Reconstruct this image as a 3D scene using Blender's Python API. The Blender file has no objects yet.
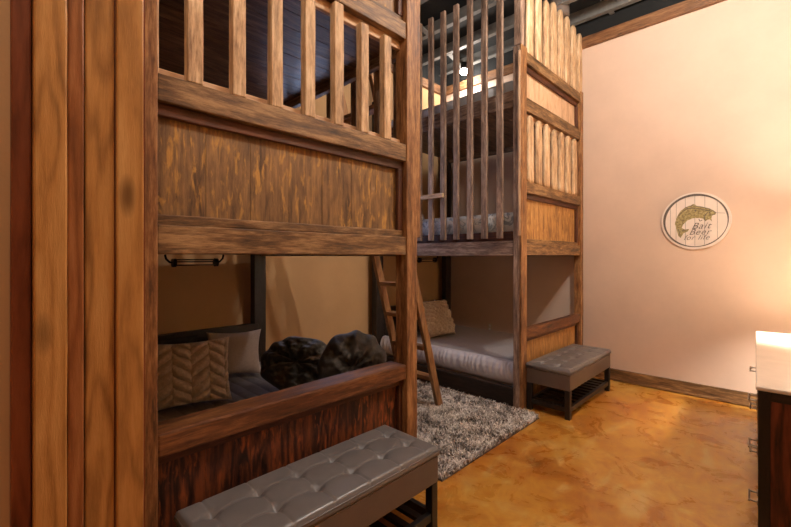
import bpy, math, random
from math import sin, cos, pi, radians, exp, sqrt
from mathutils import Vector, noise
random.seed(7)
S = 1.47            # one layout unit in metres (the camera stands this high)
COL = bpy.context.scene.collection
sc = bpy.context.scene

# ------------------------------------------------------------------ helpers
def lin(c):
    return tuple((x/12.92 if x <= .04045 else ((x+.055)/1.055)**2.4) for x in [v/255 for v in c]) + (1,)

class MB:
    """collects geometry given in layout units"""
    def __init__(self): self.v = []; self.f = []; self.mi = []
    def add(self, vs, fs, m=0):
        b = len(self.v); self.v += [tuple(p) for p in vs]
        self.f += [tuple(i+b for i in q) for q in fs]; self.mi += [m]*len(fs)
    def box(self, x0, x1, y0, y1, z0, z1, m=0):
        vs = [(x, y, z) for z in (z0, z1) for y in (y0, y1) for x in (x0, x1)]
        self.add(vs, [(0,2,3,1),(4,5,7,6),(0,1,5,4),(2,6,7,3),(0,4,6,2),(1,3,7,5)], m)
    def beam(self, x0, x1, y0, y1, z0, z1, jit=.0012, n=None):
        """a sawn board: a box cut across its length, with slightly uneven edges"""
        d = [x1-x0, y1-y0, z1-z0]; a = d.index(max(d)); o = [i for i in range(3) if i != a]
        n = n or max(2, int(d[a]/.12)); lo = (x0, y0, z0)
        vs = []
        for i in range(n+1):
            for (s, t) in ((0,0),(1,0),(1,1),(0,1)):
                p = [0,0,0]; p[a] = lo[a]+d[a]*i/n
                j = (0, 0) if jit == 0 else (random.uniform(-jit, jit), random.uniform(-jit, jit))
                p[o[0]] = lo[o[0]]+d[o[0]]*s+j[0]; p[o[1]] = lo[o[1]]+d[o[1]]*t+j[1]
                vs.append(p)
        fs = [(0,1,2,3), tuple(4*n+k for k in (3,2,1,0))]
        for i in range(n):
            for k in range(4):
                q = (k+1) % 4; fs.append((4*i+k, 4*(i+1)+k, 4*(i+1)+q, 4*i+q))
        self.add(vs, fs)
    def tube(self, pts, r, n=8, cap=True):
        vs = []; N = len(pts)
        P = [Vector(p) for p in pts]; up = None
        for i, p in enumerate(P):
            t = (P[min(i+1, N-1)]-P[max(i-1, 0)]).normalized()
            if up is None: up = Vector((0,0,1)) if abs(t.z) < .9 else Vector((1,0,0))
            a = t.cross(up).normalized(); b = a.cross(t).normalized(); up = b
            rr = r[i] if isinstance(r, (list, tuple)) else r
            for k in range(n):
                w = 2*pi*k/n; vs.append(p+a*cos(w)*rr+b*sin(w)*rr)
        fs = []
        for i in range(N-1):
            for k in range(n):
                q = (k+1) % n; fs.append((i*n+k, i*n+q, (i+1)*n+q, (i+1)*n+k))
        if cap: fs += [tuple(range(n-1,-1,-1)), tuple((N-1)*n+k for k in range(n))]
        self.add(vs, fs)
    def lathe(self, prof, c=(0,0,0), n=32):
        vs = []; fs = []; N = len(prof)
        for (r, z) in prof:
            for k in range(n):
                w = 2*pi*k/n; vs.append((c[0]+r*cos(w), c[1]+r*sin(w), c[2]+z))
        for i in range(N-1):
            for k in range(n):
                q = (k+1) % n; fs.append((i*n+k, i*n+q, (i+1)*n+q, (i+1)*n+k))
        fs += [tuple(range(n-1,-1,-1)), tuple((N-1)*n+k for k in range(n))]
        self.add(vs, fs)
    def grid(self, fn, nu, nv, m=0):
        """fn(u,v) for u,v in 0..1"""
        vs = [fn(i/nu, j/nv) for j in range(nv+1) for i in range(nu+1)]
        fs = [(j*(nu+1)+i, j*(nu+1)+i+1, (j+1)*(nu+1)+i+1, (j+1)*(nu+1)+i) for j in range(nv) for i in range(nu)]
        self.add(vs, fs, m)
    def prism(self, poly, fn, t0, t1):
        """poly of (u,v), fn(u,v,t) -> point"""
        n = len(poly); vs = [fn(u, v, t0) for u, v in poly]+[fn(u, v, t1) for u, v in poly]
        fs = [tuple(range(n-1,-1,-1)), tuple(range(n, 2*n))]+[(i, (i+1) % n, n+(i+1) % n, n+i) for i in range(n)]
        self.add(vs, fs)

WLOC = {}
def obj(name, mb, mats, parent=None, bevel=0, smooth=False, origin=None, seg=2):
    """links the collected geometry as ONE mesh object; its coordinates are world layout units"""
    if origin is None: origin = WLOC.get(parent.name, (0,0,0)) if parent else (0,0,0)
    me = bpy.data.meshes.new(name)
    O = Vector(origin)
    me.from_pydata([tuple((Vector(p)-O)*S) for p in mb.v], [], mb.f)
    if not isinstance(mats, (list, tuple)): mats = [mats]
    for m in mats: me.materials.append(m)
    if any(mb.mi): me.polygons.foreach_set('material_index', mb.mi)
    me.validate(); me.update()
    import bmesh
    bm = bmesh.new(); bm.from_mesh(me); bmesh.ops.recalc_face_normals(bm, faces=bm.faces); bm.to_mesh(me); bm.free()
    o = bpy.data.objects.new(name, me); COL.objects.link(o)
    if parent: o.parent = parent
    if not parent: o.location = O*S
    else:
        PO = Vector(WLOC.get(parent.name, (0,0,0))); o.location = (O-PO)*S
    WLOC[o.name] = tuple(origin)
    if bevel:
        b = o.modifiers.new('b', 'BEVEL'); b.width = bevel; b.segments = seg; b.limit_method = 'ANGLE'; b.angle_limit = radians(40)
    if smooth:
        for p in me.polygons: p.use_smooth = True
    return o
def tag(o, label, cat, group=None, kind=None):
    if label: o['label'] = label
    if cat: o['category'] = cat
    if group: o['group'] = group
    if kind: o['kind'] = kind
    return o
def thing(name, loc, label, cat, group=None, rz=0):
    o = bpy.data.objects.new(name, None); COL.objects.link(o); o.empty_display_size = .1
    o.location = Vector(loc)*S; o.rotation_euler = (0,0,rz); WLOC[o.name] = tuple(loc)
    return tag(o, label, cat, group)
def struct(name, mb, m, **k):
    o = obj(name, mb, m, **k); o['kind'] = 'structure'; return o

# ------------------------------------------------------------------ materials
def newmat(name):
    m = bpy.data.materials.new(name); m.use_nodes = True; nt = m.node_tree
    return m, nt, nt.nodes['Principled BSDF']
def N(nt, t, **k):
    n = nt.nodes.new(t)
    for a, b in k.items():
        if a in n.inputs: n.inputs[a].default_value = b
        else: setattr(n, a, b)
    return n
def ramp(nt, stops):
    n = nt.nodes.new('ShaderNodeValToRGB'); e = n.color_ramp.elements
    while len(e) < len(stops): e.new(.5)
    for x, (p, c) in zip(e, stops): x.position = p; x.color = c
    return n
def mathn(nt, op, a, b=None):
    n = nt.nodes.new('ShaderNodeMath'); n.operation = op
    for i, v in enumerate((a, b)):
        if v is None: continue
        if isinstance(v, (int, float)): n.inputs[i].default_value = v
        else: nt.links.new(v, n.inputs[i])
    return n.outputs[0]
def mixc(nt, f, a, b, mode='MIX'):
    n = nt.nodes.new('ShaderNodeMix'); n.data_type = 'RGBA'; n.blend_type = mode
    for s, v in ((n.inputs[0], f), (n.inputs[6], a), (n.inputs[7], b)):
        if isinstance(v, (int, float, tuple)): s.default_value = v
        else: nt.links.new(v, s)
    return n.outputs[2]
def objcoord(nt, rnd=True, scale=(1,1,1)):
    tc = nt.nodes.new('ShaderNodeTexCoord'); v = tc.outputs['Object']
    if rnd:
        oi = nt.nodes.new('ShaderNodeObjectInfo')
        r = mathn(nt, 'MULTIPLY', oi.outputs['Random'], 37.0)
        cx = nt.nodes.new('ShaderNodeCombineXYZ')
        for i in range(3): nt.links.new(r, cx.inputs[i])
        ad = nt.nodes.new('ShaderNodeVectorMath'); ad.operation = 'ADD'
        nt.links.new(v, ad.inputs[0]); nt.links.new(cx.outputs[0], ad.inputs[1]); v = ad.outputs[0]
    return v
def mapped(nt, v, sc_):
    m = nt.nodes.new('ShaderNodeMapping'); m.inputs['Scale'].default_value = sc_; nt.links.new(v, m.inputs[0]); return m.outputs[0]
def noise_n(nt, v, scale, detail=4, rough=.55, dist=0):
    n = N(nt, 'ShaderNodeTexNoise', Scale=scale, Detail=detail, Roughness=rough, Distortion=dist); nt.links.new(v, n.inputs['Vector']); return n.outputs['Fac']

WOODS = {
 #            dark            mid             light          rough  ring  knots  streak fleck
 'rail':     ((50,34,20),   (112,80,48),   (164,128,86), .58, .35, .30, 1.45, None),
 'rail_red': ((40,22,12),   (96,56,30),   (148,98,56),   .52, .25, .30, 1.0, None),
 'post':     ((70,42,22),   (134,90,52),  (182,136,88), .58, .3, .30, 1.4, None),
 'spindle':  ((126,94,66), (196,160,120), (232,204,166), .65, .20, .25, 1.25, None),
 'slat':     ((80,64,54),   (140,114,96),  (190,164,144), .70, .2, .30, 1.4, None),
 'panel':    ((66,44,26),   (120,88,54),   (156,116,70),  .55, .55, .15, 1.0, (206,152,70)),
 'goldpanel':((104,68,34),  (168,120,66),  (204,158,96),  .55, .60, .20, 1.0, (222,170,94)),
 'pale':     ((156,116,84), (206,168,132), (226,194,158), .60, .40, .25, .8, None),
 'base':     ((22,12,9),    (60,30,18),    (112,58,30),   .50, 1.2, .35, 1.0, (176,92,44)),
 'inner':    ((38,20,12),   (78,42,24),   (112,66,40),   .55, .3, .2, .9, None),
 'deck':     ((40,28,20),   (104,76,56),    (150,118,92),   .40, .5, .40, 1.0, None),
 'casing':   ((108,66,32),  (186,134,74),  (212,164,102),  .34, .6, 1.0, .35, None),
 'casing_dk':((84,44,24),   (146,90,50),   (182,124,76),  .34, .6, 1.0, .35, None),
 'casing_red':((66,30,18),  (122,64,38),   (150,86,54),   .40, .4, .2, .6, None),
 'dark':     ((14,9,7),     (36,25,19),    (58,42,32),    .50, .3, .2, 1.0, None),
 'ladder':   ((80,50,28),   (140,98,58),  (176,132,86),  .55, .4, .25, .9, None),
 'trim':     ((70,46,28),   (122,84,54),  (158,116,78),  .55, .5, .6, .9, None),
 'dresser':  ((22,8,5),     (84,38,22),    (124,62,40),   .36, 1.3, .3, .8, None),
}
_wc = {}
def wood(kind, axis):
    if (kind, axis) in _wc: return _wc[(kind, axis)]
    dk, md, lt, rough, ring, knot, streak, fleck = WOODS[kind]
    dk, md, lt = lin(dk), lin(md), lin(lt)
    m, nt, P = newmat('wood_%s_%s' % (kind, axis)); L = nt.links
    v = objcoord(nt)
    a = 'xyz'.index(axis)
    def sv(along, across): s = [across]*3; s[a] = along; return tuple(s)
    low = noise_n(nt, mapped(nt, v, sv(.8, 5.0)), 1.0, 3, .5, .3)
    rings = mathn(nt, 'SINE', mathn(nt, 'MULTIPLY', low, 75.0))
    rings = mathn(nt, 'POWER', mathn(nt, 'ADD', mathn(nt, 'MULTIPLY', rings, .5), .5), .7)
    grain = noise_n(nt, mapped(nt, v, sv(3.0, 26)), 1.0, 8, .72, .15)
    fine = noise_n(nt, mapped(nt, v, sv(12, 95)), 1.0, 5, .7)
    blotch = noise_n(nt, mapped(nt, v, sv(1.6, 5)), 1.3, 5, .62)
    def ctr(x, k): return mathn(nt, 'MULTIPLY', mathn(nt, 'SUBTRACT', x, .5), k)
    f = mathn(nt, 'ADD', ctr(grain, 1.05*streak), ctr(rings, .30*ring))
    f = mathn(nt, 'ADD', f, ctr(blotch, .75))
    f = mathn(nt, 'ADD', f, ctr(fine, .60*streak))
    f = mathn(nt, 'ADD', f, .5)
    r = ramp(nt, [(.18, dk), (.50, md), (.80, lt)]); L.new(f, r.inputs[0])
    col = r.outputs[0]
    if fleck:
        fl = noise_n(nt, mapped(nt, v, sv(9, 40)), 1.0, 4, .6, .5)
        fr = ramp(nt, [(.52, (0,0,0,1)), (.68, (.85,.85,.85,1))]); L.new(fl, fr.inputs[0])
        fr2 = ramp(nt, [(.36, (0,0,0,1)), (.55, (1,1,1,1))]); L.new(noise_n(nt, v, 4.5, 2, .5), fr2.inputs[0])
        col = mixc(nt, mathn(nt, 'MULTIPLY', fr.outputs[0], fr2.outputs[0]), col, lin(fleck))
    vo = N(nt, 'ShaderNodeTexVoronoi', Scale=1.0, Randomness=1.0); L.new(mapped(nt, v, sv(3.2, 8.5)), vo.inputs['Vector'])
    kt = 1.7 if kind.startswith('casing') else 1.0
    kr = ramp(nt, [(.0, (1,1,1,1)), (.06*kt, (.7,.7,.7,1)), (.12*kt, (0,0,0,1))]); L.new(vo.outputs['Distance'], kr.inputs[0])
    kf = mathn(nt, 'MULTIPLY', kr.outputs[0], min(1, knot*1.4))
    col = mixc(nt, kf, col, tuple(c*.5 for c in dk[:3])+(1,))
    L.new(col, P.inputs['Base Color'])
    rr = mathn(nt, 'ADD', mathn(nt, 'MULTIPLY', grain, .25), rough-.12); L.new(rr, P.inputs['Roughness'])
    P.inputs['Specular IOR Level'].default_value = .4
    b = N(nt, 'ShaderNodeBump', Strength=.5, Distance=.004)
    h = mathn(nt, 'ADD', mathn(nt, 'MULTIPLY', grain, 1.0), mathn(nt, 'MULTIPLY', fine, .6)); L.new(h, b.inputs['Height'])
    L.new(b.outputs[0], P.inputs['Normal'])
    _wc[(kind, axis)] = m; return m

def simple(name, c, rough=.5, metal=0, var=.12, scale=20, bump=0, bscale=60, spec=.5, sheen=0):
    m, nt, P = newmat(name); v = objcoord(nt, False)
    n = noise_n(nt, v, scale, 4, .6); cl = lin(c)
    r = ramp(nt, [(.3, tuple(x*(1-var) for x in cl[:3])+(1,)), (.7, tuple(min(1, x*(1+var)) for x in cl[:3])+(1,))])
    nt.links.new(n, r.inputs[0]); nt.links.new(r.outputs[0], P.inputs['Base Color'])
    P.inputs['Roughness'].default_value = rough; P.inputs['Metallic'].default_value = metal
    P.inputs['Specular IOR Level'].default_value = spec
    if sheen: P.inputs['Sheen Weight'].default_value = sheen
    if bump:
        b = N(nt, 'ShaderNodeBump', Strength=bump, Distance=.004); nt.links.new(noise_n(nt, v, bscale, 5, .6), b.inputs['Height'])
        nt.links.new(b.outputs[0], P.inputs['Normal'])
    return m

def plaster(name, c):
    m, nt, P = newmat(name); v = objcoord(nt, False); cl = lin(c)
    n = noise_n(nt, v, 1.6, 6, .65)
    r = ramp(nt, [(.3, tuple(x*.93 for x in cl[:3])+(1,)), (.7, tuple(min(1,x*1.05) for x in cl[:3])+(1,))])
    nt.links.new(n, r.inputs[0]); nt.links.new(r.outputs[0], P.inputs['Base Color'])
    P.inputs['Roughness'].default_value = .75; P.inputs['Specular IOR Level'].default_value = .25
    h = mathn(nt, 'ADD', noise_n(nt, v, 9, 5, .6), mathn(nt, 'MULTIPLY', noise_n(nt, v, 60, 3, .6), .25))
    b = N(nt, 'ShaderNodeBump', Strength=.35, Distance=.006); nt.links.new(h, b.inputs['Height']); nt.links.new(b.outputs[0], P.inputs['Normal'])
    return m

def concrete():
    m, nt, P = newmat('stained_concrete'); v = objcoord(nt, False); L = nt.links
    a = noise_n(nt, v, 1.1, 6, .6, .6)
    b = noise_n(nt, v, 4.5, 9, .66, 1.0)
    c = noise_n(nt, mapped(nt, v, (1.0,1.6,1)), 1.9, 8, .66, 1.6)
    r = ramp(nt, [(.32, lin((130,70,20))), (.45, lin((178,110,38))), (.56, lin((202,144,58))), (.68, lin((226,188,110)))])
    f = mathn(nt, 'ADD', mathn(nt, 'MULTIPLY', a, .55), mathn(nt, 'MULTIPLY', b, .45)); L.new(f, r.inputs[0])
    rc = ramp(nt, [(.50, (0,0,0,1)), (.70, (1,1,1,1))]); L.new(c, rc.inputs[0])
    col = mixc(nt, mathn(nt, 'MULTIPLY', rc.outputs[0], .45), r.outputs[0], lin((152,76,26)))
    rd = ramp(nt, [(.34, (1,1,1,1)), (.46, (0,0,0,1))]); L.new(c, rd.inputs[0])
    col = mixc(nt, mathn(nt, 'MULTIPLY', rd.outputs[0], .55), col, lin((214,176,104)))
    L.new(col, P.inputs['Base Color'])
    L.new(mathn(nt, 'ADD', mathn(nt, 'MULTIPLY', b, .35), .12), P.inputs['Roughness'])
    P.inputs['Coat Weight'].default_value = .3; P.inputs['Coat Roughness'].default_value = .18
    bp = N(nt, 'ShaderNodeBump', Strength=.10, Distance=.004); L.new(b, bp.inputs['Height']); L.new(bp.outputs[0], P.inputs['Normal'])
    return m

def emis(name, c, st):
    m, nt, P = newmat(name); P.inputs['Emission Color'].default_value = lin(c); P.inputs['Emission Strength'].default_value = st
    P.inputs['Base Color'].default_value = lin(c); return m

M_wall = plaster('wall_paint', (216,190,170))
M_wall_warmlit = plaster('wall_paint_warmlit', (204,166,120))  # same wall paint, with warm bounce light and shade mixed into its colour
M_floor = concrete()
M_ceil = simple('black_ceiling', (14,15,15), .8, var=.5, scale=6, bump=.8, bscale=14)
M_steel = simple('grey_joist', (112,110,106), .6, var=.15)
M_leather = simple('grey_leather', (112,107,106), .30, var=.07, scale=9, bump=.10, bscale=220, spec=.6)
M_leather_side = simple('taupe_leather', (98,84,74), .42, var=.10, scale=9, bump=.15, bscale=220)
M_blackwood = simple('black_wood', (24,20,19), .38, var=.3, scale=12)
M_iron = simple('black_iron', (18,16,16), .45, .5)
M_chrome = simple('brushed_nickel', (176,166,152), .28, 1.0, var=.05)
M_braid = simple('braided_knit', (214,196,174), .9, var=.18, scale=60, bump=.8, bscale=160, sheen=.3)
M_leafknit = simple('shaggy_knit', (206,188,162), .9, var=.2, scale=50, bump=.8, bscale=140, sheen=.3)
M_linen = simple('grey_linen', (188,176,168), .85, var=.10, scale=70, bump=.3, bscale=300)
M_blackcloth = simple('black_cloth', (26,22,22), .9, var=.2)
M_quilt = simple('charcoal_quilt', (124,116,112), .85, var=.12, scale=30, bump=.4, bscale=200)
M_plush = simple('dark_plush', (56,52,44), .6, var=.45, scale=22, bump=.9, bscale=70, sheen=.08)
M_plush2 = simple('dark_plush_brown', (62,55,47), .6, var=.4, scale=22, bump=.9, bscale=70, sheen=.08)
M_sherpa = simple('grey_sherpa', (130,134,134), .95, var=.2, scale=90, bump=1, bscale=200)
M_blanket = simple('grey_blanket', (164,156,154), .9, var=.06, scale=30, bump=.2, bscale=260)
M_skirt = simple('white_cotton', (206,200,204), .8, var=.05, scale=30, bump=.1, bscale=200)
M_white = simple('white_fabric', (226,222,220), .85, var=.04)
M_plate = simple('ivory_plastic', (206,190,160), .45, var=.03)
M_top = simple('glare_paled_top', (224,206,186), .22, var=.06, scale=8)  # lamp glare on a glossy brown top, put into a pale colour
M_gap = simple('black_gap', (10,8,8), .8)

def floral():
    m, nt, P = newmat('blue_white_sheet'); v = objcoord(nt, False)
    n = noise_n(nt, v, 4, 2, .5, 2.0)
    r = ramp(nt, [(.44, lin((238,238,240))), (.475, lin((150,158,168))), (.51, lin((234,236,238))), (.62, lin((228,232,236))), (.66, lin((156,164,174)))])
    nt.links.new(n, r.inputs[0]); nt.links.new(r.outputs[0], P.inputs['Base Color']); P.inputs['Roughness'].default_value = .85
    return m
M_floral = floral()
M_ticking = simple('pale_mattress', (196,200,206), .85, var=.10, scale=5)

# ------------------------------------------------------------------ room shell
RX, RY, FY, LX, CZ, WT = 3.56, 2.72, -.30, -1.5, 3.05, 2.83
mb = MB(); mb.box(LX-.1, RX+.1, FY-.1, RY+.1, -.08, 0); struct('floor', mb, M_floor)
mb = MB(); mb.box(LX-.1, RX+.1, FY-.1, RY+.1, CZ, CZ+.06); struct('ceiling', mb, M_ceil)
mb = MB(); mb.box(RX, RX+.1, FY-.1, RY+.1, 0, WT); struct('wall_right', mb, M_wall)
# back wall with the window opening over the alley
WX0, WX1, WZ0, WZ1 = 1.55, 2.28, 1.22, 1.95
mb = MB()
mb.box(.14, WX0, RY, RY+.1, 0, WT); mb.box(WX1, RX+.1, RY, RY+.1, 0, WT)
mb.box(WX0, WX1, RY, RY+.1, 0, WZ0); mb.box(WX0, WX1, RY, RY+.1, WZ1, WT); struct('wall_back', mb, M_wall_warmlit)
mb = MB(); mb.box(LX-.1, RX+.1, FY-.1, FY, 0, WT); struct('wall_front', mb, M_wall_warmlit)
mb = MB(); mb.box(LX-.1, LX, FY, .84, 0, WT); struct('wall_left', mb, M_wall_warmlit)
mb = MB(); mb.box(LX, .20, .84, .90, 0, WT); mb.box(.14, .20, .90, RY, 0, WT); struct('wall_partition', mb, M_wall_warmlit)
# dark upper band over the walls, up to the roof deck
mb = MB()
mb.box(RX, RX+.1, FY-.1, RY+.1, WT, CZ); mb.box(LX-.1, RX, RY, RY+.1, WT, CZ)
mb.box(LX-.1, RX, FY-.1, FY, WT, CZ); mb.box(LX-.1, LX, FY, RY, WT, CZ); struct('wall_upper', mb, M_ceil)
mb = MB(); mb.beam(RX-.035, RX, FY, RY, 2.746, 2.83); struct('trim_1', mb, wood('trim','y'), bevel=.004)
mb = MB(); mb.beam(.20, RX-.035, RY-.035, RY, 2.746, 2.83); struct('trim_2', mb, wood('trim','x'), bevel=.004)
mb = MB(); mb.beam(RX-.018, RX, FY, RY, .008, .094, jit=.0004); struct('baseboard_right', mb, wood('rail','y'), bevel=.002)
mb = MB(); mb.beam(.21, RX-.02, RY-.018, RY, .008, .094, jit=.0004); struct('baseboard_back', mb, wood('rail','x'), bevel=.002)
# window high over the alley
wf = MB()
for b in ((WX0,WX0+.03,WZ0,WZ1),(WX1-.03,WX1,WZ0,WZ1),(WX0+.03,WX1-.03,WZ0,WZ0+.03),(WX0+.03,WX1-.03,WZ1-.03,WZ1),(1.90,1.93,WZ0+.03,WZ1-.03)):
    wf.box(b[0], b[1], RY+.0, RY+.05, b[2], b[3])
w = struct('window_1', wf, wood('trim','z'), bevel=.003)
mb = MB(); mb.box(WX0+.03, WX1-.03, RY+.055, RY+.06, WZ0+.03, WZ1-.03); obj('pane', mb, emis('daylight_pane', (190,210,255), 5.5), w)

# timber casing boards at the end of the partition
def casing(n, x0, x1, y0, y1, kind):
    mb = MB(); mb.beam(x0, x1, y0, y1, 0, WT, jit=.0004); struct('trim_%d' % n, mb, wood(kind,'z'), bevel=.004)
casing(3, .033, .0555, .815, .84, 'casing_red')
casing(4, .0565, .0955, .795, .84, 'casing')
casing(8, .0957, .1165, .797, .84, 'casing_dk')
casing(5, .1178, .1570, .800, .84, 'casing')
casing(6, .1590, .1985, .795, .84, 'casing')
mb = MB(); mb.box(.150, .1590, .805, .84, 0, WT); mb.box(.1985, .205, .815, .90, 0, WT); struct('trim_7', mb, wood('casing_red','z'))

# roof purlins (they run towards the back wall) with short cross braces
px = [-.55, .05, .65, 1.15, 1.56, 1.96, 2.37, 2.78, 3.16, 3.50]
for i, x in enumerate(px):
    mb = MB(); mb.box(x-.022, x+.022, FY, RY, 2.95, 2.962); mb.box(x-.004, x+.004, FY, RY, 2.962, CZ)
    struct('beam_%d' % (i+1), mb, M_steel)
mb = MB()
for (i, y) in ((6, 2.2), (7, 1.45), (8, 2.35), (8, .55), (7, .15), (5, 1.7), (6, .9), (8, 1.5)):
    x0, x1 = px[i], px[i+1]
    mb.add([(x0, y-.02, 2.948), (x0, y+.02, 2.948), (x1, y+.10, 2.948), (x1, y+.06, 2.948),
            (x0, y-.02, 2.958), (x0, y+.02, 2.958), (x1, y+.10, 2.958), (x1, y+.06, 2.958)],
           [(0,1,2,3),(7,6,5,4),(0,4,5,1),(1,5,6,2),(2,6,7,3),(3,7,4,0)])
for y in (1.02, 2.05, .1): mb.box(3.50, RX, y-.018, y+.018, 2.949, 2.957)
struct('beam_11', mb, M_steel)
# grey drum fixed under the roof
mb = MB(); mb.lathe([(.06,2.895),(.082,2.90),(.085,2.93),(.085,3.048)], (3.22, 1.32, 0), 28)
tag(obj('ceiling_vent', mb, simple('brown_grey_metal', (104,92,84), .6), None, smooth=True, origin=(3.22,1.32,3.048)), 'round grey-brown vent drum under the black ceiling, behind the spindle tops', 'vent')

# ------------------------------------------------------------------ bunks
def bunk(x0, x1, y0, alley, label, xp_l, xp_r, dep, rail_t, second):
    """x0..x1 outer faces, y0 the end that faces the room; alley=+1 when the open long side is at x1"""
    y1 = 2.66
    B = thing('triple_bunk_bed', (x0, y0, 0), label, 'bunk bed', 'triple bunk beds')
    def bd(name, kind, a, b, c, d, e, f, bev=.005, jit=.0010, parent=B):
        dd = [b-a, d-c, f-e]; ax = 'xyz'[dd.index(max(dd))]
        mb = MB(); mb.beam(a, b, c, d, e, f, jit=jit); return obj(name, mb, wood(kind, ax), parent, bevel=bev)
    # posts
    if second:
        bd('corner_post', 'post', x0+.002, xp_l, y0, y0+.016, 0, 2.37)
        bd('corner_post', 'slat', x0, xp_l-.006, y0+.0165, y0+dep, 0, 2.37)
    else: bd('corner_post', 'post', x0, xp_l, y0, y0+dep, 0, 2.37)
    bd('corner_post', 'post', xp_r, x1, y0, y0+dep, 0, 2.37)
    pr = .085  # rear posts widened inwards, taking the shadow beside them into their shape
    for (a, b) in ((x0, x0+pr), (x1-pr, x1)): bd('corner_post', 'dark', a, b, y1-.06, y1, 0, 2.37)
    L_, R_ = xp_l, xp_r
    # end wall, bottom: heavy rail over a board panel
    bd('end_rail', 'rail_red', L_, R_, y0+.004, y0+.004+rail_t, .452, .520, bev=.010)
    mb = MB(); n = 7; w_ = (R_-L_)/n
    for i in range(n): mb.beam(L_+i*w_+.0005, L_+(i+1)*w_-.0005, y0+.045+random.uniform(0,.001), y0+.06, .02, .452, jit=0, n=2)
    obj('end_panel', mb, wood('base' if not second else 'goldpanel', 'z'), B, bevel=.001)
    bd('panel_frame', 'inner', R_-.022, R_, y0+.028, y0+.045, .02, .452)
    bd('panel_frame', 'inner', L_, R_-.022, y0+.028, y0+.045, .425, .452)
    # middle and upper panels
    for (z0, z1, z2, z3, k) in ((1.005, 1.085, 1.42, 1.495, 'goldpanel' if second else 'panel'), (1.962, 2.038, 2.277, 2.353, 'pale' if second else 'panel')):
        bd('end_rail', 'rail', L_, R_, y0+.006, y0+.04, z0, z1)
        bd('end_rail', 'rail', L_, R_, y0+.006, y0+.04, z2, z3)
        bd('panel_frame', 'rail', L_, R_, y0+.026, y0+.044, z1, z1+.030)
        bd('panel_frame', 'inner', L_, R_, y0+.026, y0+.044, z2-.034, z2)
        bd('panel_frame', 'inner', R_-.030, R_, y0+.024, y0+.044, z1+.030, z2-.034)
        # plank panel: boards side by side in one mesh
        mb = MB(); n = 7; w_ = (R_-L_)/n
        for i in range(n): mb.beam(L_+i*w_+.0004, L_+(i+1)*w_-.0004, y0+.044+random.uniform(0,.002), y0+.058, z1, z2, jit=0, n=2)
        obj('end_panel', mb, wood(k, 'z'), B, bevel=.0015)
        bd('inner_rail', 'pale', L_, R_, y0+.042, y0+.062, z3-.07, z3+.028)
    bd('inner_rail', 'pale', L_, R_, y0+.042, y0+.062, 1.925, 1.985)
    # spindles
    if not second:
        cs = [.322]+[.435+.1295*i for i in range(7)]
        for i, c in enumerate(cs):
            w_ = .042 if i else .036
            bd('spindle', 'spindle', c-w_/2, c+w_/2, y0+.008, y0+.041, 1.496, 1.961 if i < 6 else 1.935, jit=.0008)
        for c in [.40+.129*i for i in range(8)]:
            bd('spindle', 'spindle', c-.023, c+.023, y0+.008, y0+.041, 2.354, 2.80)
    else:
        def log(c, w_, z0, z1):
            mb = MB(); zs = [z0, z0+.03, z0+(z1-z0)*.3, z0+(z1-z0)*.7, z1-.07, z1-.02, z1]
            rs = [w_*.48, w_*.5, w_*.5, w_*.49, w_*.46, w_*.34, w_*.16]
            vs = []; n = 12
            j = [random.uniform(-.004,.004) for _ in zs]
            for z, r, q in zip(zs, rs, j):
                for k in range(n):
                    a = 2*pi*k/n; cx, cy = cos(a), sin(a)
                    e = .62; cx = abs(cx)**e*(1 if cx > 0 else -1); cy = abs(cy)**e*(1 if cy > 0 else -1)
                    vs.append((c+q+r*cx, y0+.024+min(.017, r*.8)*cy, z))
            fs = [tuple(range(n-1,-1,-1)), tuple((len(zs)-1)*n+k for k in range(n))]
            for i in range(len(zs)-1):
                for k in range(n): fs.append((i*n+k, i*n+(k+1)%n, (i+1)*n+(k+1)%n, (i+1)*n+k))
            mb.add(vs, fs); obj('spindle', mb, wood('spindle','z'), B, smooth=True)
        for c in [2.606+.1308*i for i in range(7)]: log(c, .088, 1.496, 1.955+random.uniform(-.015,.0))
        for i, c in enumerate([2.598+.1293*i for i in range(8)]): log(c, .094, 2.354, 2.86+random.uniform(-.02,.03))
    # long sides
    ax = x1 if alley > 0 else x0; sg = alley
    def X(a, b):   # offsets from the alley face inwards
        p, q = ax-sg*a, ax-sg*b; return (min(p,q), max(p,q))
    oth = x0 if alley > 0 else x1
    def XO(a, b):
        p, q = oth+sg*a, oth+sg*b; return (min(p,q), max(p,q))
    bd('side_rail', 'dark', *X(0, .038), y0+dep, y1-.06, .012, .135)
    bd('side_rail', 'dark', *XO(0, .038), y0+dep, y1-.06, .012, .135)
    for (za, zb) in ((1.0, 1.10), (1.905 if not second else 1.99, 2.10)):
        bd('side_rail', 'slat', *X(.004 if za < 1.5 else .03, .036 if za < 1.5 else .062), y0+dep, y1-.06, za, zb)
        bd('side_rail', 'deck', *XO(0, .036), y0+dep, y1-.06, za, zb)
    bd('side_rail', 'inner', *X(.04, .062), y0+dep+.01, y1-.065, 1.06, 1.165)
    # decks: planks laid across
    for (za, zb) in ((1.01, 1.03), (1.95 if not second else 2.02, 1.97 if not second else 2.04)):
        mb = MB(); n = 13; a0, a1 = y0+dep+.005, y1-.06; w_ = (a1-a0)/n
        for i in range(n): mb.beam(x0+.064, x1-.064, a0+i*w_+.001, a0+(i+1)*w_-.001, za, zb, jit=.0006, n=3)
        obj('deck', mb, wood('deck','x'), B, bevel=.002)
    mb = MB(); mb.box(x0+.04, x1-.04, y0+.065, y1-.06, .085, .10); obj('deck', mb, wood('dark','x'), B)
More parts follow.
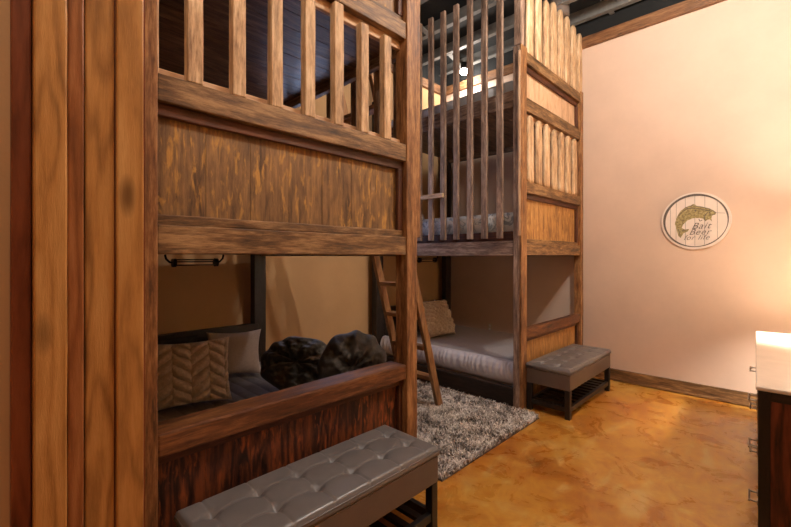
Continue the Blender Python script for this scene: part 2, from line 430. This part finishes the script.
    # guard slats up the alley side
    if second:
        ys = [1.385+.118*i for i in range(11)]
        for y in ys: bd('guard_slat', 'slat', *X(-.02, .003), y-.022, y+.022, 1.118, 2.83, jit=.0012)
        bd('guard_slat', 'slat', x0-.002, x0+.05, y0+.001, y0+.05, 2.371, 2.86)
        bd('cross_rail', 'spindle', *X(-.045, -.021), 1.84, 2.58, 1.435, 1.468)
        # boards between the decks on the alley face are open; a light edge strip runs by the post
        bd('edge_strip', 'pale', *X(-.010, -.001), y0+.004, y0+.02, 1.13, 2.33)
    else:
        bd('guard_slat', 'post', x1, x1+.028, y0+.004, y0+.05, 1.085, 2.86)
        for y in (1.315, 1.45, 1.63, 1.84, 2.05, 2.26, 2.46):
            bd('guard_slat', 'slat', *X(.002, .028), y-.024, y+.024, 1.118, 2.83)
    # headboard
    hb = bd('headboard', 'dark', x0+.055, x1-.055, y1-.045, y1-.025, .14, .49)
    bd('cap', 'dark', x0+.055, x1-.055, y1-.062, y1-.012, .49, .54, parent=hb)
    for i in range(9):
        c = x0+.13+i*(x1-x0-.26)/8
        bd('slat', 'dark', c-.02, c+.02, y1-.056, y1-.045, .14, .488, parent=hb)
    return B

bunk(.262, 1.390, 1.212, +1, 'weathered timber bunk bed in the foreground, charcoal quilt on its low bed', .335, 1.322, .07, .098, False)
bunk(2.437, 3.535, 1.236, -1, 'farther timber bunk bed in the corner, grey blanket on its low bed', 2.517, 3.485, .058, .05, True)

# ------------------------------------------------------------------ ladder
lean = .298
def lx(z): return 2.11-lean*z
LD = thing('bunk_ladder', (2.11, 1.79, .012), 'wooden ladder leaning on the foreground bunk, feet on the shaggy rug', 'ladder')
for y in (1.644, 1.944):
    mb = MB(); z1 = 2.30; z0 = .012
    vs = []; n = 16
    for i in range(n+1):
        z = z0+(z1-z0)*i/n
        for (dx, dy) in ((-.026,-.013),(.026,-.013),(.026,.013),(-.026,.013)): vs.append((lx(z)+dx, y+dy, z))
    fs = [(0,1,2,3), tuple(4*n+k for k in (3,2,1,0))]
    for i in range(n):
        for k in range(4): fs.append((4*i+k, 4*(i+1)+k, 4*(i+1)+(k+1)%4, 4*i+(k+1)%4))
    mb.add(vs, fs); obj('side_rail', mb, wood('ladder','z'), LD, bevel=.003)
for z in [.21+.203*i for i in range(10)]:
    mb = MB(); mb.beam(lx(z)-.032, lx(z)+.036, 1.656, 1.932, z-.012, z+.012, jit=.0004)
    obj('rung', mb, wood('ladder','y'), LD, bevel=.003)

# ------------------------------------------------------------------ benches
def bench(x0, y0, label, L_=.785):
    D_ = .285; x1, y1 = x0+L_, y0+D_
    T = thing('tufted_bench', (x0+L_/2, y0+D_/2, 0), label, 'bench', 'tufted grey storage benches')
    bx = [x0+L_*(i+.5)/6+.0 for i in range(6)]; by = [y0+D_*.34, y0+D_*.70]
    def top(u, v):
        x = x0+L_*u; y = y0+D_*v
        e = min(u*L_, (1-u)*L_, v*D_, (1-v)*D_); z = .309
        rr = .016
        if e < rr: z -= rr-sqrt(max(0, rr*rr-(rr-e)**2))
        crown = .006*(1-(2*u-1)**2)*(1-(2*v-1)**2); z += crown
        for b in bx:
            z -= .0035*exp(-((x-b)/.0035)**2)
        z -= .0035*exp(-((y-by[0])/.0035)**2)*(1 if e > .02 else 0)+.0035*exp(-((y-by[1])/.0035)**2)*(1 if e > .02 else 0)
        for b in bx:
            for c in by:
                d = sqrt((x-b)**2+(y-c)**2); z -= .013*exp(-(d/.016)**2)+.006*exp(-(d/.035)**2)
        return (x, y, z)
    mb = MB(); mb.grid(top, 220, 84)
    zb = .2725; k = len(mb.v)
    # skirt of the cushion
    prof = [(.293, 0), (.284, .0015), (.277, .0005), (zb, -.004)]
    for (zz, o) in prof[1:]:
        pass
    def ring(z, o): return [(x0-o, y0-o, z), (x1+o, y0-o, z), (x1+o, y1+o, z), (x0-o, y1+o, z)]
    zs = [(.293, 0), (.286, .0015), (.279, .0015), (zb, -.003)]
    vs = []
    for (z, o) in zs: vs += ring(z, o)
    fs = [(12,13,14,15)]
    for i in range(3):
        for q in range(4): fs.append((4*i+q, 4*i+(q+1)%4, 4*(i+1)+(q+1)%4, 4*(i+1)+q))
    mb.add(vs, fs)
    obj('cushion', mb, M_leather, T, smooth=True)
    for b in bx:
        for c in by:
            m2 = MB(); m2.lathe([(.0045,0),(.005,.0015),(.003,.003),(.0005,.0035)], (b, c, top((b-x0)/L_, (c-y0)/D_)[2]), 12)
            obj('button', m2, M_leather, T, smooth=True)
    # welt along the top edge
    mb = MB(); mb.tube([(x0,y0+.01,.2925),(x0+.003,y0+.003,.2925),(x0+.01,y0,.2925),(x1-.01,y0,.2925),(x1-.003,y0+.003,.2925),(x1,y0+.01,.2925),(x1,y1-.01,.2925),(x1-.003,y1-.003,.2925),(x1-.01,y1,.2925),(x0+.01,y1,.2925),(x0+.003,y1-.003,.2925),(x0,y1-.01,.2925),(x0,y0+.01,.2925)], .0022, 8)
    obj('piping', mb, M_leather, T, smooth=True)
    mb = MB(); mb.box(x0+.002, x1-.002, y0+.002, y1-.002, .176, .2715); obj('storage_box', mb, M_leather_side, T, bevel=.008, seg=3)
    for (a, b) in ((x0+.004,y0+.004),(x1-.036,y0+.004),(x0+.004,y1-.036),(x1-.036,y1-.036)):
        mb = MB(); mb.box(a, a+.032, b, b+.032, 0, .176); obj('leg', mb, M_blackwood, T, bevel=.003)
    sh = MB(); sh.box(x0+.036, x1-.036, y0+.008, y0+.028, .042, .072); sh.box(x0+.036, x1-.036, y1-.028, y1-.008, .042, .072)
    sh.box(x0+.010, x0+.030, y0+.036, y1-.036, .042, .072); sh.box(x1-.030, x1-.010, y0+.036, y1-.036, .042, .072)
    shelf = obj('shelf', sh, M_blackwood, T, bevel=.002)
    n = 11
    for i in range(n):
        c = x0+.07+i*(L_-.14)/(n-1); mb = MB(); mb.box(c-.014, c+.014, y0+.0285, y1-.0285, .050, .066); obj('slat', mb, M_blackwood, shelf, bevel=.002)
    return T
bench(.372, .915, 'grey tufted leather bench with black slatted shelf, in front of the foreground bunk', .80)
bench(2.493, .948, 'grey tufted leather bench at the end of the farther bunk, by the wall')

# ------------------------------------------------------------------ rug
RG = MB(); RG.box(1.43, 2.40, 1.10, 2.36, .0005, .008)
rug = obj('shaggy_rug', RG, simple('rug_backing', (110,98,88), .9), None, origin=(1.915, 1.73, 0))
tag(rug, 'shaggy grey and beige rug on the floor between the two bunks', 'rug')
def rugmat(name, a, b, c):
    m, nt, P = newmat(name); g = nt.nodes.new('ShaderNodeNewGeometry'); v = objcoord(nt, False)
    n = noise_n(nt, v, 6.5, 3, .6); f = mathn(nt, 'ADD', mathn(nt, 'MULTIPLY', n, 1.9), mathn(nt, 'MULTIPLY', g.outputs['Random Per Island'], .6))
    r = ramp(nt, [(.72, lin(a)), (1.02, lin(b)), (1.35, lin(c))]); 
    f = mathn(nt, 'SUBTRACT', f, .58)
    r = ramp(nt, [(.35, lin(a)), (.62, lin(b)), (.9, lin(c))]); nt.links.new(f, r.inputs[0]); nt.links.new(r.outputs[0], P.inputs['Base Color'])
    P.inputs['Roughness'].default_value = .7; P.inputs['Sheen Weight'].default_value = .3
    return m
pile = MB(); R = random.Random(3)
for _ in range(30000):
    x = R.uniform(1.43, 2.40); y = R.uniform(1.10, 2.36)
    if y > 1.95 and R.random() < .4: continue
    a = R.uniform(0, 2*pi)+2.5*noise.noise(Vector((x*4, y*4, 0))); ln = R.uniform(.012, .03)
    h = R.uniform(.014, .030); w_ = R.uniform(.0022, .0042)
    dx, dy = cos(a), sin(a); sx, sy = -dy*w_, dx*w_
    x2, y2 = x+dx*ln*.45, y+dy*ln*.45; x3, y3 = x+dx*ln, y+dy*ln
    pile.add([(x-sx,y-sy,.007),(x+sx,y+sy,.007),(x2-sx,y2-sy,.007+h*.8),(x2+sx,y2+sy,.007+h*.8),(x3,y3,.007+h)], [(0,1,3,2),(2,3,4)])
po = obj('pile', pile, rugmat('rug_pile', (92,80,70), (186,172,158), (240,230,220)), rug)
po['kind'] = 'stuff'

# ------------------------------------------------------------------ bedding
def ss(t): t = max(0, min(1, t)); return t*t*(3-2*t)
def mattress_mesh(x0, x1, y0, y1, z0, z1, fn=None, nu=60, nv=60, r=.02, sag=0):
    mb = MB()
    def t(u, v):
        x = x0+(x1-x0)*u; y = y0+(y1-y0)*v
        e = min(u*(x1-x0), (1-u)*(x1-x0), v*(y1-y0), (1-v)*(y1-y0)); z = z1
        if e < r: z -= r-sqrt(max(0, r*r-(r-e)**2))
        if fn: z += fn(x, y)*min(1, e/r)
        return (x, y, z)
    mb.grid(t, nu, nv)
    vs = [(x0,y0,z1-r),(x1,y0,z1-r),(x1,y1,z1-r),(x0,y1,z1-r),(x0,y0,z0),(x1,y0,z0),(x1,y1,z0),(x0,y1,z0)]
    mb.add(vs, [(4,5,6,7),(0,1,5,4),(1,2,6,5),(2,3,7,6),(3,0,4,7)])
    return mb
# foreground bunk: dark quilt with raised channels
chan = lambda x, y: .010*(abs(sin(pi*x/.072))**.45-1)+.004*noise.noise(Vector((x*9, y*9, 1)))
q = thing('quilted_mattress', (.86, 1.95, .10), 'charcoal channel-quilted mattress on the low bed of the foreground bunk', 'mattress')
obj('quilted_top', mattress_mesh(.345, 1.345, 1.325, 2.59, .20, .285, chan, 240, 60), M_quilt, q, smooth=True)
mb = MB(); mb.box(.35, 1.34, 1.33, 2.585, .101, .2); obj('mattress_core', mb, M_blackcloth, q, bevel=.01)
# farther bunk: grey blanket over a gathered white skirt
b2 = thing('bed_mattress', (2.98, 1.95, .10), 'mattress with grey blanket and white gathered edge, low in the farther bunk', 'mattress')
obj('blanket', mattress_mesh(2.505, 3.47, 1.305, 2.59, .235, .285, lambda x, y: .004*noise.noise(Vector((x*5, y*5, 0))), 60, 60, .03), M_blanket, b2, smooth=True)
mb = MB(); mb.box(2.51, 3.465, 1.31, 2.585, .101, .235); obj('mattress_core', mb, M_skirt, b2, bevel=.01)
mb = MB()
def ruf(u, v):
    y = 1.30+1.28*u; g = sin(y*150+2.2*sin(y*23)+3*noise.noise(Vector((y*12, v*1.5, 0))))
    prof = [(0.03, .291), (.0, .288), (-.020, .268), (-.030, .235), (-.028, .20), (-.020, .165), (-.008, .142)]
    f = v*(len(prof)-1); i = min(int(f), len(prof)-2); t = f-i
    ox = prof[i][0]*(1-t)+prof[i+1][0]*t; z = prof[i][1]*(1-t)+prof[i+1][1]*t
    amp = .0045*sin(pi*min(1, v*1.15+.02))
    return (2.497+ox+amp*g+.006*noise.noise(Vector((y*5, v*2, 4)))*v, y, z+.004*noise.noise(Vector((y*8, 3, v*2))))
mb.grid(ruf, 420, 22)
o = obj('gathered_skirt', mb, M_skirt, b2, smooth=True)
so = o.modifiers.new('s', 'SOLIDIFY'); so.thickness = .003
# middle and top decks of the farther bunk
wob = lambda x, y: .006*noise.noise(Vector((x*6, y*6, 2)))
m = obj('bed_mattress', mattress_mesh(2.512, 3.46, 1.31, 2.59, 1.168, 1.30, wob, 50, 50, .03), M_floral, None, smooth=True, origin=(2.98,1.95,1.168))
tag(m, 'mattress in blue and white patterned sheet behind slats, middle deck of farther bunk', 'mattress')
m = obj('bed_mattress', mattress_mesh(2.512, 3.46, 1.31, 2.59, 2.101, 2.195, wob, 50, 50, .02), M_ticking, None, smooth=True, origin=(2.98,1.95,2.101))
tag(m, 'thin pale mattress on the top deck of the farther bunk', 'mattress')

def pillow_mesh(w_, h_, t_, disp=None, nu=60, nv=60, pinch=.10):
    """a cushion standing in its own XZ plane, z from 0 to h_, front at -y"""
    mb = MB()
    def side(sgn):
        def fn(u, v):
            a, b = 2*u-1, 2*v-1
            px_ = a*(1-pinch*(1-b*b)*.0) ; 
            k = 1-pinch*(b*b)*0
            edge = (1-abs(a)**2.6)*(1-abs(b)**2.6)
            th = t_*max(0, edge)**.5
            # corners pull out, sides draw in
            xx = a*(1-pinch*(1-abs(b)**2)*(abs(a)**3)); zz = b*(1-pinch*(1-abs(a)**2)*(abs(b)**3))
            d = disp(a*w_/2, b*h_/2) if (disp and sgn < 0) else 0
            return (xx*w_/2, sgn*th/2*1.0-(d*min(1, edge*9) if sgn < 0 else 0), (zz+1)*h_/2)
        return fn
    mb.grid(side(-1), nu, nv); mb.grid(side(1), max(8, nu//3), max(8, nv//3))
    return mb
def put_pillow(name, mb, mat, loc, rx, rz, label, cat='pillow', group=None, parts=None, ry=0):
    me = MB(); me.v = mb.v; me.f = mb.f; me.mi = mb.mi
    o = obj(name, me, mat, None, smooth=True, origin=(0,0,0))
    o.location = Vector(loc)*S; o.rotation_euler = (rx, ry, rz); tag(o, label, cat, group)
    return o
def braid(x, z):
    w_ = .078; c = math.floor(x/w_); f = x/w_-c; sg = 1 if c % 2 else -1
    k = (z/.052+sg*(f-.5)*.9+(.5 if c % 2 else 0)); s_ = abs(sin(pi*k))
    e = sin(pi*f)**.5
    return .036*(s_**.7)*(.35+.65*e)+.003*noise.noise(Vector((x*60, z*60, 0)))
def leafy(x, z):
    k = (z*.8+x*.7)/.046+1.5*noise.noise(Vector((x*7, z*7, 0))); k2 = (x*.9-z*.5)/.055
    return .024*abs(sin(pi*k))**.6*(.5+.5*abs(sin(pi*k2+noise.noise(Vector((x*20,z*20,0))))))+.003*noise.noise(Vector((x*70, z*70, 0)))

put_pillow('bed_pillow', pillow_mesh(.34, .24, .08), M_blackcloth, (.74, 2.47, .30), radians(-12), 0, 'black pillow leaning on the headboard behind the braided cushion')
put_pillow('throw_pillow', pillow_mesh(.37, .31, .15, braid, 200, 170, .09), M_braid, (.70, 2.03, .288), radians(-14), radians(-14), 'tan chunky braided cushion on the charcoal quilt, by the left post')
put_pillow('throw_pillow', pillow_mesh(.31, .27, .12, None, 60, 60, .12), M_linen, (1.05, 2.34, .292), radians(-20), radians(-24), 'plain light grey linen cushion beside the tan braided one')
p = put_pillow('throw_pillow', pillow_mesh(.37, .33, .10, leafy, 170, 170, .05), M_leafknit, (2.85, 2.20, .292), radians(-24), radians(-6), 'beige shaggy knit cushion with white tag on the grey blanket')
mb = MB(); mb.box(-.006, .006, -.002, .002, .0, .03)
tg = obj('care_tag', mb, M_white, p); tg.location = (.05*S, .0, .305*S)
put_pillow('bed_pillow', pillow_mesh(.40, .22, .08), M_blackcloth, (2.84, 2.44, .288), radians(-15), 0, 'black pillow behind the beige shaggy cushion, against the dark headboard')
put_pillow('bed_pillow', pillow_mesh(.34, .16, .10), M_white, (2.72, 2.42, 1.33), radians(-35), 0, 'white pillow on the patterned mattress, middle deck of the farther bunk')

def puff(Rr, T_, squash, seed, n=150, m_=40, crumple=.012):
    """round cushion gathered to its middle: radial pleats, standing in XZ"""
    mb = MB()
    for sgn in (-1, 1):
        def fn(u, v):
            th = 2*pi*u; r = v
            pl = sin(th*9+1.6*sin(th*2+seed)+.8*noise.noise(Vector((cos(th)*2, sin(th)*2, seed))))
            dome = (1-r**3.2)**.5*(.45+.55*ss(r/.45))
            y = sgn*T_/2*dome*(1+.13*pl*ss(r/.25)*(1-r**4))
            y += crumple*.5*noise.noise(Vector((cos(th)*r*9, sin(th)*r*9, seed*5+sgn)))*(1-r**6)+crumple*noise.noise(Vector((cos(th)*r*4, sin(th)*r*4, seed*3+sgn)))*(1-r**6)
            rad = Rr*r*(1+.035*pl*r+.05*noise.noise(Vector((cos(th)*1.5, sin(th)*1.5, seed+9))))
            return (rad*cos(th), y, (rad*sin(th))*squash)
        mb.grid(fn, n, m_)
    lo = min(p[2] for p in mb.v); mb.v = [(a, b, c-lo) for a, b, c in mb.v]
    return mb
put_pillow('round_cushion', puff(.190, .20, .74, 1.3, crumple=.035), M_plush, (1.125, 1.80, .305), radians(-25), radians(-38), 'dark rumpled round plush cushion beside the post, left of the two', 'cushion', 'round plush cushions on the quilt')
put_pillow('round_cushion', puff(.165, .16, 1.04, 4.1, crumple=.022), M_plush2, (1.215, 1.455, .300), radians(-12), radians(-40), 'dark round plush cushion with radial pleats, right of the two', 'cushion', 'round plush cushions on the quilt')
# caged bars hanging under the middle decks
def bar(cx, label):
    y = 2.45; z = .962; w_ = .115
    T = thing('cage_light', (cx, y, 1.005), label, 'light')
    for s_ in (-1, 1):
        mb = MB(); mb.tube([(cx+s_*(w_+.045), y, 1.008), (cx+s_*(w_+.04), y, .985), (cx+s_*(w_+.022), y, .966), (cx+s_*w_, y, .962)], .006, 8)
        obj('bracket', mb, M_iron, T, smooth=True)
    for s_ in (-1, 1):
        mb = MB(); mb.tube([(cx+s_*(w_-.009), y, z), (cx+s_*(w_+.009), y, z)], .024, 20); obj('end_cap', mb, M_iron, T)
    for k in range(5):
        a = 2*pi*k/5+.3; mb = MB(); mb.tube([(cx-w_, y+.017*cos(a), z+.017*sin(a)), (cx+w_, y+.017*cos(a), z+.017*sin(a))], .0035, 8); obj('rod', mb, M_iron, T, smooth=True)
bar(.872, 'black caged light bar hung under the middle deck of the foreground bunk')
bar(2.955, 'black caged light bar hung under the middle deck of the farther bunk')

# outlet
mb = MB(); mb.box(RX-.005, RX-.0003, 2.115, 2.165, .25, .33); o = obj('wall_outlet', mb, M_plate, None, bevel=.002, origin=(RX, 2.14, .29))
tag(o, 'small ivory outlet plate on the wall behind the farther low bed', 'outlet')
mb = MB(); mb.box(RX-.0065, RX-.005, 2.128, 2.152, .262, .284); mb.box(RX-.0065, RX-.005, 2.128, 2.152, .296, .318); obj('socket', mb, M_white, o)

# ------------------------------------------------------------------ round fish sign
SY, SZ, SR = .478, 1.250, .203
def sg(u, v, t): return (RX-t, SY-u*SR, SZ+v*SR)
ring_pts = lambda r, n=72: [(r*cos(2*pi*i/n), r*sin(2*pi*i/n)) for i in range(n)]
SG = thing('round_sign', (RX, SY, SZ), 'round whitewashed plank sign with a fish and lettering, on the right wall', 'sign')
mb = MB(); mb.prism(ring_pts(1), sg, .001, .014); obj('board', mb, simple('whitewashed_wood', (232,218,206), .6, var=.06, scale=10), SG, bevel=.003)
M_ink = simple('grey_brown_ink', (92,82,74), .7, var=.15); M_ink2 = simple('thin_ink', (140,128,116), .7)
mb = MB(); n = 96
for i in range(n):
    a0, a1 = 2*pi*i/n, 2*pi*(i+1)/n; w0 = .026+.012*sin(a0-.8)+.004*sin(5*a0); w1 = .026+.012*sin(a1-.8)+.004*sin(5*a1)
    r = .905
    mb.add([sg((r-w0)*cos(a0),(r-w0)*sin(a0),.0155), sg((r+w0)*cos(a0),(r+w0)*sin(a0),.0155), sg((r+w1)*cos(a1),(r+w1)*sin(a1),.0155), sg((r-w1)*cos(a1),(r-w1)*sin(a1),.0155)], [(0,1,2,3)])
o = obj('ring', mb, M_ink, SG); o.modifiers.new('s', 'SOLIDIFY').thickness = .001
mb = MB()
for i, u in enumerate([-.72, -.55, -.27, 0, .27, .62]):
    h = sqrt(.88**2-u*u); mb.prism([(u-.006,-h),(u+.006,-h),(u+.006+.01*sin(i*2),h),(u-.006+.01*sin(i*2),h)], sg, .0141, .0146)
obj('plank_line', mb, M_ink2, SG)
pxs = [(472,222),(466,236),(444,236),(436,262),(440,286),(426,270),(408,272),(392,282),(376,262),(350,256),(300,255),(258,270),(225,300),(214,325),(240,338),(272,334),(262,352),(228,366),(206,402),(188,385),(178,350),(170,320),(160,290),(170,258),(186,222),(205,196),(238,172),(285,158),(300,148),(318,152),(330,166),(370,174),(410,186),(450,204)]
F = [((x-315)/265, -(y-275)/215) for x, y in pxs]
def fishmat():
    m, nt, P = newmat('painted_fish'); v = objcoord(nt, False); n = noise_n(nt, v, 45, 5, .7)
    r = ramp(nt, [(.32, lin((84,72,48))), (.5, lin((150,134,88))), (.68, lin((190,176,128)))]); nt.links.new(n, r.inputs[0]); nt.links.new(r.outputs[0], P.inputs['Base Color']); P.inputs['Roughness'].default_value = .7; return m
mb = MB(); mb.prism(F, sg, .0146, .0156); obj('fish', mb, fishmat(), SG)
mb = MB()
def stroke(pts, w_, t=.0160):
    for (a, b) in zip(pts, pts[1:]):
        ux, uy = b[0]-a[0], b[1]-a[1]; l = math.hypot(ux, uy); nx, ny = -uy/l*w_, ux/l*w_
        mb.prism([(a[0]+nx,a[1]+ny),(a[0]-nx,a[1]-ny),(b[0]-nx,b[1]-ny),(b[0]+nx,b[1]+ny)], sg, .0146, t)
c_ = lambda x, y: ((x-315)/265, -(y-275)/215)
stroke([c_(190,235),c_(220,200),c_(262,178),c_(320,180),c_(380,196),c_(440,212)], .012)
stroke([c_(240,172),c_(280,160),c_(318,164),c_(360,172),c_(420,190),c_(470,222)], .009)
stroke([c_(392,282),c_(385,255),c_(395,232),c_(410,215)], .010)
stroke([c_(472,224),c_(535,230)], .005)
stroke([c_(185,330),c_(196,360),c_(204,395)], .010); stroke([c_(215,345),c_(262,340)], .010)
stroke([c_(345,262),c_(352,280),c_(370,272)], .010); stroke([c_(438,240),c_(462,234)], .012)
mb.prism([(c_(318,200)[0]+.03*cos(i), c_(318,200)[1]+.03*sin(i)) for i in [k*pi/4 for k in range(8)]], sg, .0146, .0162)
mb.prism([(c_(424,220)[0]+.022*cos(i), c_(424,220)[1]+.022*sin(i)) for i in [k*pi/4 for k in range(8)]], sg, .0146, .0162)
obj('fish_marking', mb, M_ink, SG)
def text(body, u, v, size):
    cu = bpy.data.curves.new('lettering', 'FONT'); cu.body = body; cu.size = size*S; cu.shear = .45; cu.align_x = 'CENTER'; cu.align_y = 'CENTER'
    cu.extrude = .0008; cu.offset = -.0006; cu.space_character = 1.12
    cu.materials.append(M_ink)
    tmp = bpy.data.objects.new('tmp', cu); COL.objects.link(tmp); dg = bpy.context.evaluated_depsgraph_get(); me = bpy.data.meshes.new_from_object(tmp.evaluated_get(dg)); bpy.data.objects.remove(tmp)
    o = bpy.data.objects.new('lettering', me); COL.objects.link(o); o.parent = SG
    o.location = (-.0165*S, -u*SR*S, v*SR*S); o.rotation_euler = (radians(90), 0, radians(-90)); return o
text('Bait', .16, -.19, .062); text('Beer', .12, -.40, .058); text('for life', .03, -.59, .048)

# ------------------------------------------------------------------ dresser (turned slightly off the wall)
ang = math.atan2(.060, 1.373); DL = 1.374; DH = .55; DD = .32
DR = thing('long_dresser', (1.877, .076, 0), 'long dark knotty wood dresser with lamp glare painted on its top, along the right edge', 'dresser', rz=ang)
def dbox(name, mat, a, b, c, d, e, f, bev=.003, parent=DR, jit=0):
    mb = MB(); mb.beam(a, b, c, d, e, f, jit=jit, n=2); o = obj(name, mb, mat, parent, bevel=bev, origin=(0,0,0))
    o.location = (0,0,0); return o
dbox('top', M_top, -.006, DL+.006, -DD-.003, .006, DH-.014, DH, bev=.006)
dbox('carcass', wood('dresser','x'), .03, DL-.03, -DD+.01, -.014, .05, DH-.016)
dbox('end_panel', wood('dresser','z'), .004, .03, -DD+.03, -.030, .03, DH-.045)
dbox('end_panel', wood('dresser','z'), DL-.03, DL-.004, -DD+.03, -.030, .03, DH-.045)
for a in (0, DL-.032):
    dbox('corner_post', wood('dark','z'), a, a+.032, -.032, 0, 0, DH-.016); dbox('corner_post', wood('dark','z'), a, a+.032, -DD, -DD+.032, 0, DH-.016)
    dbox('end_rail', wood('dark','y'), a+.001, a+.031, -DD+.032, -.032, DH-.046, DH-.016)
cols = [(.045, .62, (.035, .52)), (.63, 1.33, ())]; rows = [(.06, .215, .131), (.225, .38, .322), (.39, .525, .488)]
for (a, b, hs) in cols:
    for (e, f, zc) in rows:
        d = dbox('drawer', wood('dresser','x'), a, b, -.013, -.001, e, f)
        for h0 in hs:
            h1 = h0+.080; mb = MB(); h0 += .006
            mb.tube([(h0-.008, .024, zc), (h1+.008, .024, zc)], .0035, 8)
            for h in (h0, h1): mb.tube([(h, -.001, zc), (h, .024, zc)], .0035, 8)
            for h in (h0, h1): mb.box(h-.009, h+.009, -.001, .003, zc-.009, zc+.009)
            o = obj('handle', mb, M_chrome, d, origin=(0,0,0)); o.location = (0,0,0); o['label'] = 'brushed nickel bar handle'

# table lamp just beyond the frame, on the dresser
lp = (3.10, -.10, DH)
LM = thing('table_lamp', lp, 'table lamp with white shade standing on the dresser', 'lamp')
mb = MB(); mb.lathe([(.05,0),(.05,.012),(.012,.02),(.018,.06),(.040,.12),(.036,.17),(.010,.21),(.008,.27)], lp, 28); obj('base', mb, M_chrome, LM, smooth=True)
mb = MB(); n = 32
for i in range(n):
    a0, a1 = 2*pi*i/n, 2*pi*(i+1)/n
    mb.add([(lp[0]+.075*cos(a0), lp[1]+.075*sin(a0), DH+.27),(lp[0]+.075*cos(a1), lp[1]+.075*sin(a1), DH+.27),(lp[0]+.055*cos(a1), lp[1]+.055*sin(a1), DH+.45),(lp[0]+.055*cos(a0), lp[1]+.055*sin(a0), DH+.45)], [(0,1,2,3)])
shade = obj('lamp_shade', mb, None or simple('shade_fabric', (240,226,200), .8), LM, smooth=True)
nt = shade.data.materials[0].node_tree; P = nt.nodes['Principled BSDF']; tr = nt.nodes.new('ShaderNodeBsdfTranslucent'); tr.inputs[0].default_value = (1,.96,.9,1)
mx = nt.nodes.new('ShaderNodeMixShader'); mx.inputs[0].default_value = .65; nt.links.new(P.outputs[0], mx.inputs[1]); nt.links.new(tr.outputs[0], mx.inputs[2]); nt.links.new(mx.outputs[0], nt.nodes['Material Output'].inputs[0])

# ------------------------------------------------------------------ lights
def kelvin(rgb): return tuple(rgb)
def light(name, typ, loc, e, col, size=.08, target=None, **k):
    d = bpy.data.lights.new(name, typ); d.energy = e; d.color = col
    if typ in ('POINT', 'SPOT'): d.shadow_soft_size = size
    if typ == 'AREA': d.shape = 'DISK'; d.size = size
    for a, b in k.items(): setattr(d, a, b)
    o = bpy.data.objects.new(name, d); COL.objects.link(o); o.location = Vector(loc)*S
    if target:
        o.rotation_euler = (Vector(target)-Vector(loc)).to_track_quat('-Z', 'Y').to_euler()
    return o
W = (1.0, .92, .84)
def downlight(x, y, label, e, fixture=False):
    if fixture:
        T = thing('ceiling_spotlight', (x, y, 2.95), label, 'light')
        mb = MB(); mb.lathe([(.030,.0),(.034,.005),(.034,.06),(.01,.07)], (x, y, 2.877), 24); obj('housing', mb, M_iron, T, smooth=True)
        mb = MB(); mb.lathe([(.002,-.045),(.020,-.042),(.035,-.030),(.042,-.012),(.036,.004),(.022,.010)], (x, y, 2.866), 24); obj('bulb', mb, emis('bulb_glow', (255,248,240), 90), T)  # bulb drawn oversize, its glare built into the shape
    light('downlight', 'POINT', (x, y, 2.74), e, W, .05)
downlight(3.40, 2.34, 'bright white spotlight hanging at the ceiling behind the guard slats', 22, True)
light('downlight', 'POINT', (1.95, .0, 2.80), 160, W, .06)
light('downlight', 'POINT', (2.30, .25, 2.78), 82, W, .06)
light('downlight', 'POINT', (.0, .30, 2.55), 62, W, .06)
light('lamp_bulb', 'POINT', (lp[0], lp[1], DH+.36), 190, (1.0, .90, .78), .05)

wd = bpy.data.worlds.new('world'); sc.world = wd; wd.use_nodes = True
wd.node_tree.nodes['Background'].inputs[0].default_value = (.5,.6,.8,1); wd.node_tree.nodes['Background'].inputs[1].default_value = .3

# ------------------------------------------------------------------ camera
cd = bpy.data.cameras.new('camera'); cam = bpy.data.objects.new('camera', cd); COL.objects.link(cam)
cam.location = (0, 0, S); cam.rotation_euler = (radians(90), 0, radians(-45.85))
cd.sensor_width = 36; cd.lens = 405/791*36; cd.shift_y = -7.5/791; cd.clip_start = .02
sc.camera = cam
sc.view_settings.view_transform = 'Standard'; sc.view_settings.look = 'None'; sc.view_settings.gamma = 1; sc.view_settings.use_curve_mapping = False
sc.view_settings.exposure = 0.0
sc.cycles.use_denoising = True; sc.cycles.max_bounces = 8; sc.cycles.diffuse_bounces = 5; sc.cycles.sample_clamp_indirect = 6
